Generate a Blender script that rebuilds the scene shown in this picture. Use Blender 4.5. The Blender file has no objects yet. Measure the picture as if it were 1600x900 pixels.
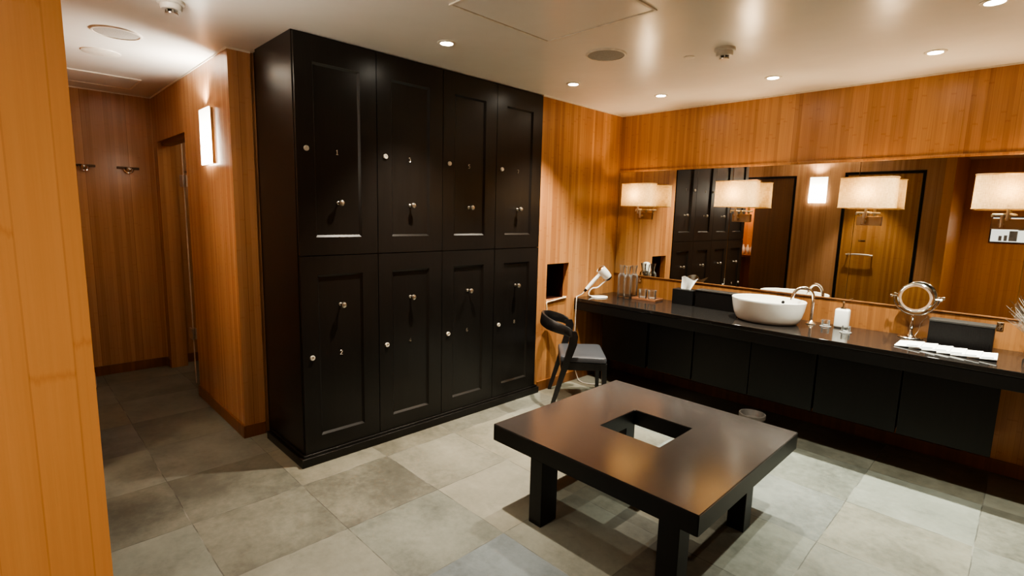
import bpy, bmesh, math, random
from mathutils import Vector, Matrix
random.seed(7)
PI = math.pi
scene = bpy.context.scene
COL = scene.collection

# ------------------------------------------------------------------ mesh builder
class MB:
    def __init__(self):
        self.bm = bmesh.new()
    def box(self, x0, x1, y0, y1, z0, z1, bev=0.0, seg=2, M=None):
        vs = [self.bm.verts.new(p) for p in ((x0,y0,z0),(x1,y0,z0),(x1,y1,z0),(x0,y1,z0),(x0,y0,z1),(x1,y0,z1),(x1,y1,z1),(x0,y1,z1))]
        fs = [self.bm.faces.new([vs[i] for i in f]) for f in ((3,2,1,0),(4,5,6,7),(0,1,5,4),(1,2,6,5),(2,3,7,6),(3,0,4,7))]
        if bev > 0:
            es = list({e for f in fs for e in f.edges})
            r = bmesh.ops.bevel(self.bm, geom=es, offset=bev, segments=seg, affect='EDGES', profile=0.5, clamp_overlap=True)
            vs = list({v for f in r['faces'] for v in f.verts} | {v for v in vs if v.is_valid})
        if M is not None:
            bmesh.ops.transform(self.bm, matrix=M, verts=vs)
        return self
    def lathe(self, prof, c=(0,0,0), axis=(0,0,1), seg=32, sx=1.0, sy=1.0):
        """prof: list of (r, h) along axis"""
        ax = Vector(axis).normalized()
        q = Vector((0,0,1)).rotation_difference(ax).to_matrix()
        c = Vector(c); rings = []
        for r, h in prof:
            if r < 1e-6:
                rings.append([self.bm.verts.new(c + q @ Vector((0,0,h)))])
            else:
                rings.append([self.bm.verts.new(c + q @ Vector((r*sx*math.cos(2*PI*i/seg), r*sy*math.sin(2*PI*i/seg), h))) for i in range(seg)])
        for a, b in zip(rings[:-1], rings[1:]):
            for i in range(seg):
                j = (i+1) % seg
                if len(a) == 1 and len(b) == 1: continue
                if len(a) == 1: self.bm.faces.new((a[0], b[j], b[i]))
                elif len(b) == 1: self.bm.faces.new((a[i], a[j], b[0]))
                else: self.bm.faces.new((a[i], a[j], b[j], b[i]))
        return self
    def tube(self, pts, r, seg=10, cap=True, smooth=0):
        P = [Vector(p) for p in pts]
        rs = list(r) if isinstance(r, (list, tuple)) else [r]*len(P)
        if smooth:
            P, rs = catmull(P, rs, smooth)
        T = []
        for i in range(len(P)):
            a = P[max(i-1,0)]; b = P[min(i+1,len(P)-1)]
            T.append((b-a).normalized())
        n = T[0].orthogonal().normalized(); rings = []
        for i, p in enumerate(P):
            n = (n - T[i]*n.dot(T[i])).normalized()
            b = T[i].cross(n)
            rings.append([self.bm.verts.new(p + rs[i]*(n*math.cos(2*PI*k/seg) + b*math.sin(2*PI*k/seg))) for k in range(seg)])
        for a, b in zip(rings[:-1], rings[1:]):
            for k in range(seg):
                j = (k+1) % seg
                self.bm.faces.new((a[k], a[j], b[j], b[k]))
        if cap:
            self.bm.faces.new(list(reversed(rings[0]))); self.bm.faces.new(rings[-1])
        return self
    def sweep(self, secs):
        """loft a list of equal-length closed vertex loops"""
        rings = [[self.bm.verts.new(Vector(p)) for p in s] for s in secs]
        n = len(rings[0])
        for a, b in zip(rings[:-1], rings[1:]):
            for k in range(n):
                j = (k+1) % n
                self.bm.faces.new((a[k], a[j], b[j], b[k]))
        self.bm.faces.new(list(reversed(rings[0]))); self.bm.faces.new(rings[-1])
        return self
    def grid(self, rows):
        V = [[self.bm.verts.new(Vector(p)) for p in r] for r in rows]
        for a, b in zip(V[:-1], V[1:]):
            for i in range(len(a)-1):
                self.bm.faces.new((a[i], a[i+1], b[i+1], b[i]))
        return self
    def sphere(self, c, r, sx=1, sy=1, sz=1, seg=20):
        M = Matrix.Translation(Vector(c)) @ Matrix.Diagonal((r*sx, r*sy, r*sz, 1))
        bmesh.ops.create_uvsphere(self.bm, u_segments=seg, v_segments=seg//2, radius=1, matrix=M)
        return self
    def xform(self, M):
        bmesh.ops.transform(self.bm, matrix=M, verts=self.bm.verts[:]); return self
    def build(self, name, mat, parent=None, smooth=False, loc=None, rot=None):
        bmesh.ops.recalc_face_normals(self.bm, faces=self.bm.faces[:])
        me = bpy.data.meshes.new(name)
        self.bm.to_mesh(me); self.bm.free()
        if smooth:
            try:
                me.shade_smooth()
                me.set_sharp_from_angle(angle=math.radians(40))
            except Exception:
                for p in me.polygons: p.use_smooth = True
        o = bpy.data.objects.new(name, me)
        COL.objects.link(o)
        if mat: me.materials.append(mat)
        if parent: o.parent = parent
        if loc: o.location = loc
        if rot: o.rotation_euler = rot
        return o

def catmull(P, rs, n):
    out, ro = [], []
    for i in range(len(P)-1):
        p0 = P[max(i-1,0)]; p1 = P[i]; p2 = P[i+1]; p3 = P[min(i+2,len(P)-1)]
        for k in range(n):
            t = k/n
            out.append(0.5*((2*p1)+(p2-p0)*t+(2*p0-5*p1+4*p2-p3)*t*t+(3*p1-p0-3*p2+p3)*t**3))
            ro.append(rs[i]*(1-t)+rs[i+1]*t)
    out.append(P[-1]); ro.append(rs[-1])
    return out, ro

def tag(o, label, cat, group=None, kind=None):
    o['label'] = label; o['category'] = cat
    if group: o['group'] = group
    if kind: o['kind'] = kind
    return o
def thing(name, loc, label, cat, group=None, rz=0.0):
    o = bpy.data.objects.new(name, None); COL.objects.link(o)
    o.location = loc; o.rotation_euler = (0,0,rz); o.empty_display_size = .05
    return tag(o, label, cat, group)
def struct(name, mb, mat, parent=None, smooth=False):
    o = mb.build(name, mat, parent, smooth)
    if parent is None: o['kind'] = 'structure'
    return o
def copy_tree(o, parent=None):
    c = o.copy(); COL.objects.link(c); c.parent = parent
    for ch in list(o.children): copy_tree(ch, c)
    return c

# ------------------------------------------------------------------ materials
def new_mat(name):
    m = bpy.data.materials.new(name); m.use_nodes = True
    nt = m.node_tree
    return m, nt, nt.nodes['Principled BSDF'], nt.nodes['Material Output']
def N(nt, t, **kw):
    n = nt.nodes.new(t)
    for k, v in kw.items(): setattr(n, k, v)
    return n
def mth(nt, op, a, b=None, c=None, clamp=False):
    n = nt.nodes.new('ShaderNodeMath'); n.operation = op; n.use_clamp = clamp
    for i, v in enumerate((a, b, c)):
        if v is None: continue
        if isinstance(v, (int, float)): n.inputs[i].default_value = v
        else: nt.links.new(v, n.inputs[i])
    return n.outputs[0]
def ramp(nt, fac, stops):
    n = nt.nodes.new('ShaderNodeValToRGB')
    el = n.color_ramp.elements
    while len(el) < len(stops): el.new(0.5)
    for e, (p, c) in zip(el, stops):
        e.position = p; e.color = (*c, 1) if len(c) == 3 else c
    nt.links.new(fac, n.inputs[0]); return n.outputs[0]
def mix(nt, mode, fac, a, b):
    n = nt.nodes.new('ShaderNodeMix'); n.data_type = 'RGBA'; n.blend_type = mode
    for s, v in ((n.inputs[0], fac), (n.inputs[6], a), (n.inputs[7], b)):
        if isinstance(v, (int, float)): s.default_value = v
        elif isinstance(v, tuple): s.default_value = (*v, 1)
        else: nt.links.new(v, s)
    return n.outputs[2]
def comb(nt, x, y, z):
    n = nt.nodes.new('ShaderNodeCombineXYZ')
    for i, v in enumerate((x, y, z)):
        if isinstance(v, (int, float)): n.inputs[i].default_value = v
        else: nt.links.new(v, n.inputs[i])
    return n.outputs[0]
def noise(nt, vec, scale=1, detail=4, rough=.55):
    n = nt.nodes.new('ShaderNodeTexNoise'); n.inputs['Scale'].default_value = scale
    n.inputs['Detail'].default_value = detail; n.inputs['Roughness'].default_value = rough
    nt.links.new(vec, n.inputs['Vector']); return n.outputs['Fac']
def white(nt, vec, dim='3D'):
    n = nt.nodes.new('ShaderNodeTexWhiteNoise'); n.noise_dimensions = dim
    nt.links.new(vec, n.inputs['Vector' if dim != '1D' else 'W']); return n.outputs['Value']
def bump(nt, h, strength, dist, bsdf):
    n = nt.nodes.new('ShaderNodeBump'); n.inputs['Strength'].default_value = strength; n.inputs['Distance'].default_value = dist
    nt.links.new(h, n.inputs['Height']); nt.links.new(n.outputs[0], bsdf.inputs['Normal'])
def sep_pos(nt):
    g = nt.nodes.new('ShaderNodeNewGeometry'); s = nt.nodes.new('ShaderNodeSeparateXYZ')
    nt.links.new(g.outputs['Position'], s.inputs[0]); return g.outputs['Position'], s.outputs

def plain(name, col, rough=.5, metal=0, spec=.5, coat=0, **kw):
    m, nt, b, _ = new_mat(name)
    b.inputs['Base Color'].default_value = (*col, 1); b.inputs['Roughness'].default_value = rough
    b.inputs['Metallic'].default_value = metal; b.inputs['Specular IOR Level'].default_value = spec
    b.inputs['Coat Weight'].default_value = coat
    if coat: b.inputs['Coat Roughness'].default_value = kw.get('cr', .1)
    pos, s = sep_pos(nt)
    f = noise(nt, pos, kw.get('ns', 30), 3)
    h = kw.get('var', .12)
    c = ramp(nt, f, [(.3, tuple(x*(1-h) for x in col)), (.7, tuple(min(1, x*(1+h)) for x in col))])
    nt.links.new(c, b.inputs['Base Color'])
    return m

def bamboo(name, c0, c1, plank=.12, strip=.03, seam=.45, rough=.34, node=.5, spec=.4):
    m, nt, b, _ = new_mat(name)
    pos, s = sep_pos(nt)
    u = mth(nt, 'ADD', s[0], s[1]); z = s[2]
    w = mth(nt, 'MULTIPLY', noise(nt, comb(nt, mth(nt,'MULTIPLY',u,2), 0, mth(nt,'MULTIPLY',z,1.2)), 1, 2), .004)
    us = mth(nt, 'ADD', u, w)
    pid = mth(nt, 'FLOOR', mth(nt, 'DIVIDE', us, plank))
    sid = mth(nt, 'FLOOR', mth(nt, 'DIVIDE', us, strip))
    rp = white(nt, comb(nt, pid, 3.7, 0)); rs = white(nt, comb(nt, sid, 1.3, 0))
    fib = noise(nt, comb(nt, mth(nt,'MULTIPLY',us,160), mth(nt,'MULTIPLY',rp,9), mth(nt,'MULTIPLY',z,3)), 1, 5, .6)
    fib2 = noise(nt, comb(nt, mth(nt,'MULTIPLY',us,36), mth(nt,'MULTIPLY',rs,9), mth(nt,'MULTIPLY',z,1.1)), 1, 3, .5)
    big = noise(nt, comb(nt, mth(nt,'MULTIPLY',u,2.2), 5, mth(nt,'MULTIPLY',z,.8)), 1, 2)
    t = mth(nt,'ADD', mth(nt,'MULTIPLY',rs,.22), mth(nt,'ADD', mth(nt,'MULTIPLY',rp,.22), mth(nt,'ADD', mth(nt,'MULTIPLY',fib,.32), mth(nt,'ADD', mth(nt,'MULTIPLY',fib2,.22), mth(nt,'MULTIPLY',big,.22)))))
    mid = tuple((a+c)/2 for a, c in zip(c0, c1))
    col = ramp(nt, t, [(.30, c0), (.56, mid), (.82, c1)])
    # bamboo knuckles: short darker dashes at a different height in each strip
    zz = mth(nt,'FRACT', mth(nt,'ADD', mth(nt,'DIVIDE', z, .43), mth(nt,'MULTIPLY', rs, 7.3)))
    jag = mth(nt,'MULTIPLY', noise(nt, comb(nt, mth(nt,'MULTIPLY',us,230), 0, mth(nt,'MULTIPLY',z,20)), 1, 2), .05)
    kn = mth(nt,'SUBTRACT', 1, mth(nt,'MULTIPLY', mth(nt,'ABSOLUTE', mth(nt,'SUBTRACT', mth(nt,'ADD', zz, jag), .5)), 60), clamp=True)
    col = mix(nt, 'MULTIPLY', mth(nt,'MULTIPLY', kn, node), col, (.72,.55,.42))
    # seams between planks and faint strip edges
    fp = mth(nt,'FRACT', mth(nt,'DIVIDE', us, plank))
    ep = mth(nt,'LESS_THAN', mth(nt,'MULTIPLY', mth(nt,'MINIMUM', fp, mth(nt,'SUBTRACT',1,fp)), plank), .0011)
    col = mix(nt, 'MULTIPLY', mth(nt,'MULTIPLY', ep, seam), col, (.25,.15,.1))
    fs = mth(nt,'FRACT', mth(nt,'DIVIDE', us, strip))
    es = mth(nt,'LESS_THAN', mth(nt,'MULTIPLY', mth(nt,'MINIMUM', fs, mth(nt,'SUBTRACT',1,fs)), strip), .0009)
    col = mix(nt, 'MULTIPLY', mth(nt,'MULTIPLY', es, .25), col, (.5,.35,.25))
    nt.links.new(col, b.inputs['Base Color'])
    b.inputs['Roughness'].default_value = rough; b.inputs['Specular IOR Level'].default_value = spec
    bump(nt, mth(nt,'SUBTRACT', fib, mth(nt,'MULTIPLY', ep, 1.5)), .12, .0015, b)
    return m

def lacquer(name, col, rough=.34, spec=.5, coat=0.0, ior=1.5):
    m, nt, b, _ = new_mat(name)
    pos, s = sep_pos(nt)
    g = noise(nt, comb(nt, mth(nt,'MULTIPLY',s[0],70), mth(nt,'MULTIPLY',s[1],70), mth(nt,'MULTIPLY',s[2],4)), 1, 4)
    big = noise(nt, pos, 2.2, 3)
    c = ramp(nt, g, [(.3, tuple(x*.8 for x in col)), (.7, tuple(x*1.25 for x in col))])
    nt.links.new(c, b.inputs['Base Color'])
    r = mth(nt,'ADD', rough-.05, mth(nt,'MULTIPLY', big, .1)); nt.links.new(r, b.inputs['Roughness'])
    b.inputs['Specular IOR Level'].default_value = spec; b.inputs['Coat Weight'].default_value = coat
    b.inputs['Coat Roughness'].default_value = .2; b.inputs['IOR'].default_value = ior
    bump(nt, g, .05, .001, b)
    return m

def slate(name):
    m, nt, b, _ = new_mat(name)
    pos, s = sep_pos(nt)
    P = .5245
    wob = mth(nt,'MULTIPLY', mth(nt,'SUBTRACT', noise(nt, pos, 3, 3), .5), .016)
    tx = mth(nt,'DIVIDE', mth(nt,'ADD', mth(nt,'ADD', s[0], 2.665+P*8), wob), P)
    ty = mth(nt,'DIVIDE', mth(nt,'ADD', mth(nt,'SUBTRACT', s[1], 1.064-P*8), wob), P)
    ix = mth(nt,'FLOOR', tx); iy = mth(nt,'FLOOR', ty)
    r1 = white(nt, comb(nt, ix, iy, 1.0)); r2 = white(nt, comb(nt, ix, iy, 5.0))
    off = comb(nt, mth(nt,'ADD', s[0], mth(nt,'MULTIPLY', r1, 30)), mth(nt,'ADD', s[1], mth(nt,'MULTIPLY', r2, 30)), 0)
    cl = noise(nt, off, 2.6, 6, .6); fine = noise(nt, off, 26, 5, .65)
    vein = noise(nt, off, 6, 8, .72)
    def tile_is(a, c):
        return mth(nt,'MULTIPLY', mth(nt,'LESS_THAN', mth(nt,'ABSOLUTE', mth(nt,'SUBTRACT', ix, a)), .5), mth(nt,'LESS_THAN', mth(nt,'ABSOLUTE', mth(nt,'SUBTRACT', iy, c)), .5))
    sp = mth(nt,'MULTIPLY', tile_is(8, 8), -.13)
    for a, c, v in ((9, 8, .06), (9, 9, .07), (8, 9, .03), (10, 8, .06), (9, 7, .0), (7, 7, -.05), (12, 11, .05), (12, 12, .04), (13, 11, .03)):
        sp = mth(nt,'ADD', sp, mth(nt,'MULTIPLY', tile_is(a, c), v))
    blue = mth(nt,'ADD', tile_is(10, 8), tile_is(10, 7))
    t = mth(nt,'ADD', mth(nt,'ADD', sp, .05), mth(nt,'ADD', mth(nt,'MULTIPLY', cl, .62), mth(nt,'ADD', mth(nt,'MULTIPLY', r1, .15), mth(nt,'MULTIPLY', fine, .3))))
    col = ramp(nt, t, [(.25, (.044,.0425,.036)), (.45, (.088,.087,.073)), (.64, (.165,.164,.138)), (.9, (.24,.238,.203))])
    hue = ramp(nt, r2, [(0, (1.06,1.0,.90)), (.45, (1,1,.97)), (.8, (.95,1.0,1.0)), (1, (.92,.97,1.06))])
    col = mix(nt, 'MULTIPLY', 1.0, col, hue)
    col = mix(nt, 'MULTIPLY', blue, col, (.90,1.0,1.16))
    dk = mth(nt,'MULTIPLY', mth(nt,'SUBTRACT', .40, vein, clamp=True), 4.0, clamp=True)
    col = mix(nt, 'MULTIPLY', mth(nt,'MULTIPLY', dk, .8), col, (.42,.41,.38))
    fx = mth(nt,'FRACT', tx); fy = mth(nt,'FRACT', ty)
    dx = mth(nt,'MINIMUM', fx, mth(nt,'SUBTRACT',1,fx)); dy = mth(nt,'MINIMUM', fy, mth(nt,'SUBTRACT',1,fy))
    d = mth(nt,'ADD', mth(nt,'MINIMUM', dx, dy), mth(nt,'MULTIPLY', mth(nt,'SUBTRACT', noise(nt, pos, 40, 3), .5), .005))
    gr = mth(nt,'LESS_THAN', d, .0042)
    gcol = ramp(nt, noise(nt, pos, 5, 3), [(.45, (.05,.047,.04)), (.66, (.21,.205,.18))])
    col = mix(nt, 'MIX', mth(nt,'MULTIPLY', gr, .75), col, gcol)
    nt.links.new(col, b.inputs['Base Color'])
    nt.links.new(mth(nt,'ADD', .38, mth(nt,'MULTIPLY', fine, .22)), b.inputs['Roughness'])
    b.inputs['Specular IOR Level'].default_value = .42
    bump(nt, mth(nt,'SUBTRACT', mth(nt,'ADD', mth(nt,'MULTIPLY', vein, .6), mth(nt,'MULTIPLY', fine, .25)), mth(nt,'MULTIPLY', gr, .5)), .3, .006, b)
    return m

def ceiling_paint(name):
    m, nt, b, _ = new_mat(name)
    pos, s = sep_pos(nt)
    wv = noise(nt, pos, 1.6, 3); w2 = noise(nt, pos, 9, 4)
    c = ramp(nt, wv, [(.3, (.82,.78,.70)), (.7, (.87,.83,.75))])
    nt.links.new(c, b.inputs['Base Color'])
    b.inputs['Roughness'].default_value = .26; b.inputs['Specular IOR Level'].default_value = .5
    bump(nt, mth(nt,'ADD', wv, mth(nt,'MULTIPLY', w2, .08)), .3, .02, b)
    return m

def emis(name, col, strength):
    m, nt, b, out = new_mat(name)
    b.inputs['Base Color'].default_value = (*col, 1)
    b.inputs['Emission Color'].default_value = (*col, 1); b.inputs['Emission Strength'].default_value = strength
    return m

def shade_mat(name):
    m, nt, b, out = new_mat(name)
    pos, s = sep_pos(nt)
    u = mth(nt,'ADD', s[0], mth(nt,'MULTIPLY', s[1], .7))
    f = noise(nt, comb(nt, mth(nt,'MULTIPLY',u,40), 0, mth(nt,'MULTIPLY', s[2], 420)), 1, 3)
    g = noise(nt, comb(nt, mth(nt,'MULTIPLY',u,480), 0, mth(nt,'MULTIPLY', s[2], 30)), 1, 2)
    t = mth(nt,'MULTIPLY', mth(nt,'ADD', f, g), .5)
    col = ramp(nt, t, [(.35, (.50,.34,.17)), (.64, (.88,.70,.42))])
    tr = nt.nodes.new('ShaderNodeBsdfTranslucent'); df = nt.nodes.new('ShaderNodeBsdfDiffuse')
    nt.links.new(col, tr.inputs[0]); nt.links.new(col, df.inputs[0])
    mx = nt.nodes.new('ShaderNodeMixShader'); mx.inputs[0].default_value = .45
    nt.links.new(tr.outputs[0], mx.inputs[1]); nt.links.new(df.outputs[0], mx.inputs[2])
    nt.links.new(mx.outputs[0], out.inputs[0])
    return m

def glass_mat(name, col=(1,1,1), rough=0.0, ior=1.45):
    m, nt, b, out = new_mat(name)
    b.inputs['Base Color'].default_value = (*col, 1); b.inputs['Transmission Weight'].default_value = 1
    b.inputs['Roughness'].default_value = rough; b.inputs['IOR'].default_value = ior
    return m

def clear_mat(name):
    m, nt, b, out = new_mat(name)
    tr = nt.nodes.new('ShaderNodeBsdfTransparent'); tr.inputs[0].default_value = (.93,.94,.93,1)
    gl = nt.nodes.new('ShaderNodeBsdfGlossy'); gl.inputs['Roughness'].default_value = .06; gl.inputs[0].default_value = (1,1,1,1)
    df = nt.nodes.new('ShaderNodeBsdfDiffuse'); df.inputs[0].default_value = (.9,.9,.88,1)
    lw = nt.nodes.new('ShaderNodeLayerWeight'); lw.inputs[0].default_value = .30
    lw2 = nt.nodes.new('ShaderNodeLayerWeight'); lw2.inputs[0].default_value = .25
    m1 = nt.nodes.new('ShaderNodeMixShader'); m2 = nt.nodes.new('ShaderNodeMixShader')
    nt.links.new(mth(nt,'MULTIPLY', lw2.outputs['Facing'], .6), m1.inputs[0]); nt.links.new(tr.outputs[0], m1.inputs[1]); nt.links.new(df.outputs[0], m1.inputs[2])
    nt.links.new(lw.outputs['Fresnel'], m2.inputs[0]); nt.links.new(m1.outputs[0], m2.inputs[1]); nt.links.new(gl.outputs[0], m2.inputs[2])
    nt.links.new(m2.outputs[0], out.inputs[0])
    return m
def sconce_mat(name, z0, z1):
    m, nt, b, out = new_mat(name)
    pos, s = sep_pos(nt)
    t = mth(nt,'DIVIDE', mth(nt,'SUBTRACT', s[2], z0), z1-z0, clamp=True)
    st = ramp(nt, t, [(0, (1,1,1)), (.35, (.75,.75,.75)), (.75, (.22,.22,.22)), (1, (.12,.12,.12))])
    b.inputs['Base Color'].default_value = (.8,.8,.78,1); b.inputs['Roughness'].default_value = .3
    b.inputs['Emission Color'].default_value = (1,.90,.74,1)
    nt.links.new(mth(nt,'MULTIPLY', st, 15.0), b.inputs['Emission Strength'])
    return m

def ribbed(name, col):
    m, nt, b, out = new_mat(name)
    pos, s = sep_pos(nt)
    w = mth(nt,'SINE', mth(nt,'MULTIPLY', s[0], 2*PI/.0062))
    b.inputs['Roughness'].default_value = .5; b.inputs['Specular IOR Level'].default_value = .18
    c = ramp(nt, mth(nt,'ADD', mth(nt,'MULTIPLY', w, .5), .5), [(0, tuple(x*.6 for x in col)), (1, tuple(x*1.5 for x in col))])
    nt.links.new(c, b.inputs['Base Color'])
    bump(nt, w, .4, .0015, b)
    return m

M_BAM = bamboo('bamboo_panelling', (.29,.118,.044), (.58,.295,.118))
M_BAMP = bamboo('bamboo_panelling_pillar', (.48,.20,.056), (.68,.335,.115), plank=.47, strip=.042, node=.38, seam=.6)
M_BAMC = bamboo('bamboo_panelling_corridor', (.34,.165,.078), (.57,.32,.16), plank=.30, strip=.03, seam=.7, node=.25, rough=.24)
M_BASE = bamboo('dark_wood_skirting', (.12,.045,.016), (.24,.10,.035), plank=3, strip=.03, node=0)
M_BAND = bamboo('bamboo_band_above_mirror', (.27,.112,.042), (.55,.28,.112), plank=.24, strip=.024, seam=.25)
M_LAC = lacquer('black_lacquered_wood', (.0075,.0062,.0054), .32, .42)
M_LACD = lacquer('black_cabinet_front', (.0048,.0046,.0045), .42, .35)
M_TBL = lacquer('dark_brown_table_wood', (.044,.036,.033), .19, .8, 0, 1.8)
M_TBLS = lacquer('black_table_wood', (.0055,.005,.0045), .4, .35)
M_CTR = plain('polished_black_stone', (.014,.012,.011), .07, 0, .6, ns=180, var=.5)
M_FLR = slate('slate_tiles')
M_CEIL = ceiling_paint('satin_ceiling_paint')
M_MIR, _nt, _b, _o = new_mat('mirror_silver')
_b.inputs['Base Color'].default_value = (.80,.79,.75,1); _b.inputs['Metallic'].default_value = 1; _b.inputs['Roughness'].default_value = .012
M_CHR = plain('polished_chrome', (.82,.80,.76), .12, 1, var=.02)
M_NIK = plain('brushed_nickel', (.62,.57,.49), .28, 1, var=.05)
M_BRS = plain('bronze_metal', (.36,.24,.14), .3, 1, var=.06)
M_LOCK = plain('pale_satin_nickel', (.70,.65,.56), .35, .35, var=.03)
M_HOOK = plain('dark_bronze', (.06,.035,.02), .35, 1, var=.05)
M_CER = plain('white_ceramic', (.80,.77,.71), .12, 0, .5, var=.01)
M_WHP = plain('white_plastic', (.78,.76,.72), .3, 0, .5, var=.02)
M_PAP = plain('white_paper', (.84,.83,.79), .8, 0, .2, var=.03)
M_PAPG = plain('grey_print', (.26,.27,.26), .8, 0, .2)
M_DRK = plain('matte_black', (.0045,.004,.004), .5, 0, .25)
M_LEA = plain('black_leather', (.045,.046,.052), .3, 0, .6, ns=400, var=.2)
M_CHW = lacquer('black_chair_wood', (.010,.009,.009), .38, .45)
M_TRIMW = plain('white_trim_paint', (.70,.64,.54), .45)
M_GRL = plain('grey_speaker_mesh', (.34,.31,.27), .7, 0, .2, ns=500, var=.35)
M_DET = plain('detector_plastic', (.62,.58,.50), .4)
M_LENS = emis('lit_lamp_lens', (1,.93,.78), 30)
M_SHD = shade_mat('woven_linen_shade')
M_GLS = clear_mat('clear_glass')
M_TRAY = plain('walnut_tray', (.20,.085,.04), .4)
M_RIB = ribbed('ribbed_black_leatherette', (.005,.0038,.0035))
M_CORD = plain('grey_cable', (.55,.50,.44), .5)
M_ROPE = plain('cream_cord', (.78,.66,.46), .7)
M_TWIG = plain('dried_twig', (.27,.225,.18), .8)
M_VASE = glass_mat('smoky_glass', (.75,.72,.68))
M_GLD = glass_mat('door_glass', (.85,.9,.88))
M_GLE = plain('frosted_glass_edge', (.80,.70,.58), .4)
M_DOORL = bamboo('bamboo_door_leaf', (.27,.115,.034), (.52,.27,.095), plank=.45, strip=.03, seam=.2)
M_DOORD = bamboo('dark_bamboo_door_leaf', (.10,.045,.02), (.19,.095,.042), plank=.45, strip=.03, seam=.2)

# ------------------------------------------------------------------ camera
cam_d = bpy.data.cameras.new('camera'); cam = bpy.data.objects.new('camera', cam_d); COL.objects.link(cam)
R = ((0.7009911, 0.71271, 0.025612), (0.1186222, -0.0811086, -0.9896212), (-0.7032356, 0.6967538, -0.1413997))
mw = Matrix.Identity(4)
for i in range(3):
    mw[i][0] = R[0][i]; mw[i][1] = -R[1][i]; mw[i][2] = -R[2][i]
mw[0][3], mw[1][3], mw[2][3] = 0, 0, 1.5
cam.matrix_world = mw
cam_d.sensor_width = 36; cam_d.lens = 807.43/1600*36; cam_d.clip_start = .02
scene.camera = cam

# ------------------------------------------------------------------ room shell
H = 2.437; XL = -2.873; YB = 4.25; YS = .07; YN = 1.04; XE = -5.65; XP = -.81; XR = 1.02; YE = -1.5
struct('floor', MB().box(-5.8, 1.15, -1.65, 4.4, -.08, 0), M_FLR)
struct('ceiling', MB().box(-5.8, 1.15, -1.65, 4.4, H, H+.08), M_CEIL)
# wall_left with the small niche
ny0, ny1, nz0, nz1, nd = 3.256, 3.544, .776, 1.09, .26
mb = MB()
mb.box(XL-.06, XL, 3.142, ny0, 0, H).box(XL-.06, XL, ny1, YB, 0, H).box(XL-.06, XL, ny0, ny1, 0, nz0).box(XL-.06, XL, ny0, ny1, nz1, H)
struct('wall_left', mb, M_BAM)
mb = MB()
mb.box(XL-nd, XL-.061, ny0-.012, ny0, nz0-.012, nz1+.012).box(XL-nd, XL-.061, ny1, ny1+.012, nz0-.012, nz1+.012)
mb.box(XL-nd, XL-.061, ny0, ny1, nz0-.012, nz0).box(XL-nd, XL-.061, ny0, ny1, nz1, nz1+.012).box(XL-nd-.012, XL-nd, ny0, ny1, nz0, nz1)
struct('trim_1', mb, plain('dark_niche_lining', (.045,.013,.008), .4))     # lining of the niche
struct('wall_back', MB().box(XL-.1, XR+.1, YB, YB+.1, 0, H), M_BAND)
struct('wall_right', MB().box(XR, XR+.1, YE, YB, 0, H), M_BAM)
struct('wall_entrance', MB().box(XP, XR, YE-.1, YE, 0, H), M_BAMP)
struct('wall_pillar', MB().box(XP-.1, XP, YE-.1, YS, 0, H), M_BAMP)
# corridor south wall with two door openings
d1a, d1b, d1z = -3.46, -2.60, 2.165
d2a, d2b, d2z = -1.985, -1.09, 2.19
mb = MB()
mb.box(XE, d1a, YS-.1, YS, 0, H).box(d1b, d2a, YS-.1, YS, 0, H).box(d2b, XP-.1, YS-.1, YS, 0, H)
mb.box(d1a, d1b, YS-.1, YS, d1z, H).box(d2a, d2b, YS-.1, YS, d2z, H)
struct('wall_corridor_left', mb, M_BAMC)
struct('wall_corridor_end', MB().box(XE-.1, XE, YS-.1, 2.4, 0, H), M_BAMC)
n0, n1, nz = -5.52, -4.57, 2.045
mb = MB().box(XE, n0, YN, YN+.13, 0, H).box(n1, -3.5, YN, YN+.13, 0, H).box(n0, n1, YN, YN+.13, nz, H)
struct('wall_corridor_right', mb, M_BAMC)
struct('wall_side_room', MB().box(XE, -3.55, 2.4, 2.5, 0, H).box(-3.62, -3.52, YN+.13, 2.4, 0, H), M_BAMC)
# skirtings
bh = .085
struct('baseboard_left', MB().box(XL, XL+.012, 3.17, YB, 0, bh, .002), M_BASE)
struct('baseboard_back', MB().box(XL, XR, YB-.012, YB, 0, bh, .002), M_BASE)
struct('baseboard_corridor_right', MB().box(n1, -3.488, YN-.012, YN, 0, bh, .002).box(-3.5, -3.488, YN, YN+.125, 0, bh, .002).box(XE+.012, n0, YN-.012, YN, 0, bh, .002), M_BASE)
struct('baseboard_corridor_end', MB().box(XE, XE+.012, YS, YN-.012, 0, bh, .002).box(XE, XE+.012, YN+.13, 2.4, 0, bh, .002), M_BASE)
struct('baseboard_corridor_left', MB().box(XE+.012, d1a-.04, YS, YS+.012, 0, bh, .002).box(d1b+.04, d2a-.04, YS, YS+.012, 0, bh, .002).box(d2b+.04, XP, YS, YS+.012, 0, bh, .002), M_BASE)
struct('baseboard_right', MB().box(XR-.012, XR, YE, YB-.012, 0, bh, .002), M_BASE)
struct('baseboard_pillar', MB().box(XP, XP+.012, YE, YS+.012, 0, bh, .002), M_BASE)
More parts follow.
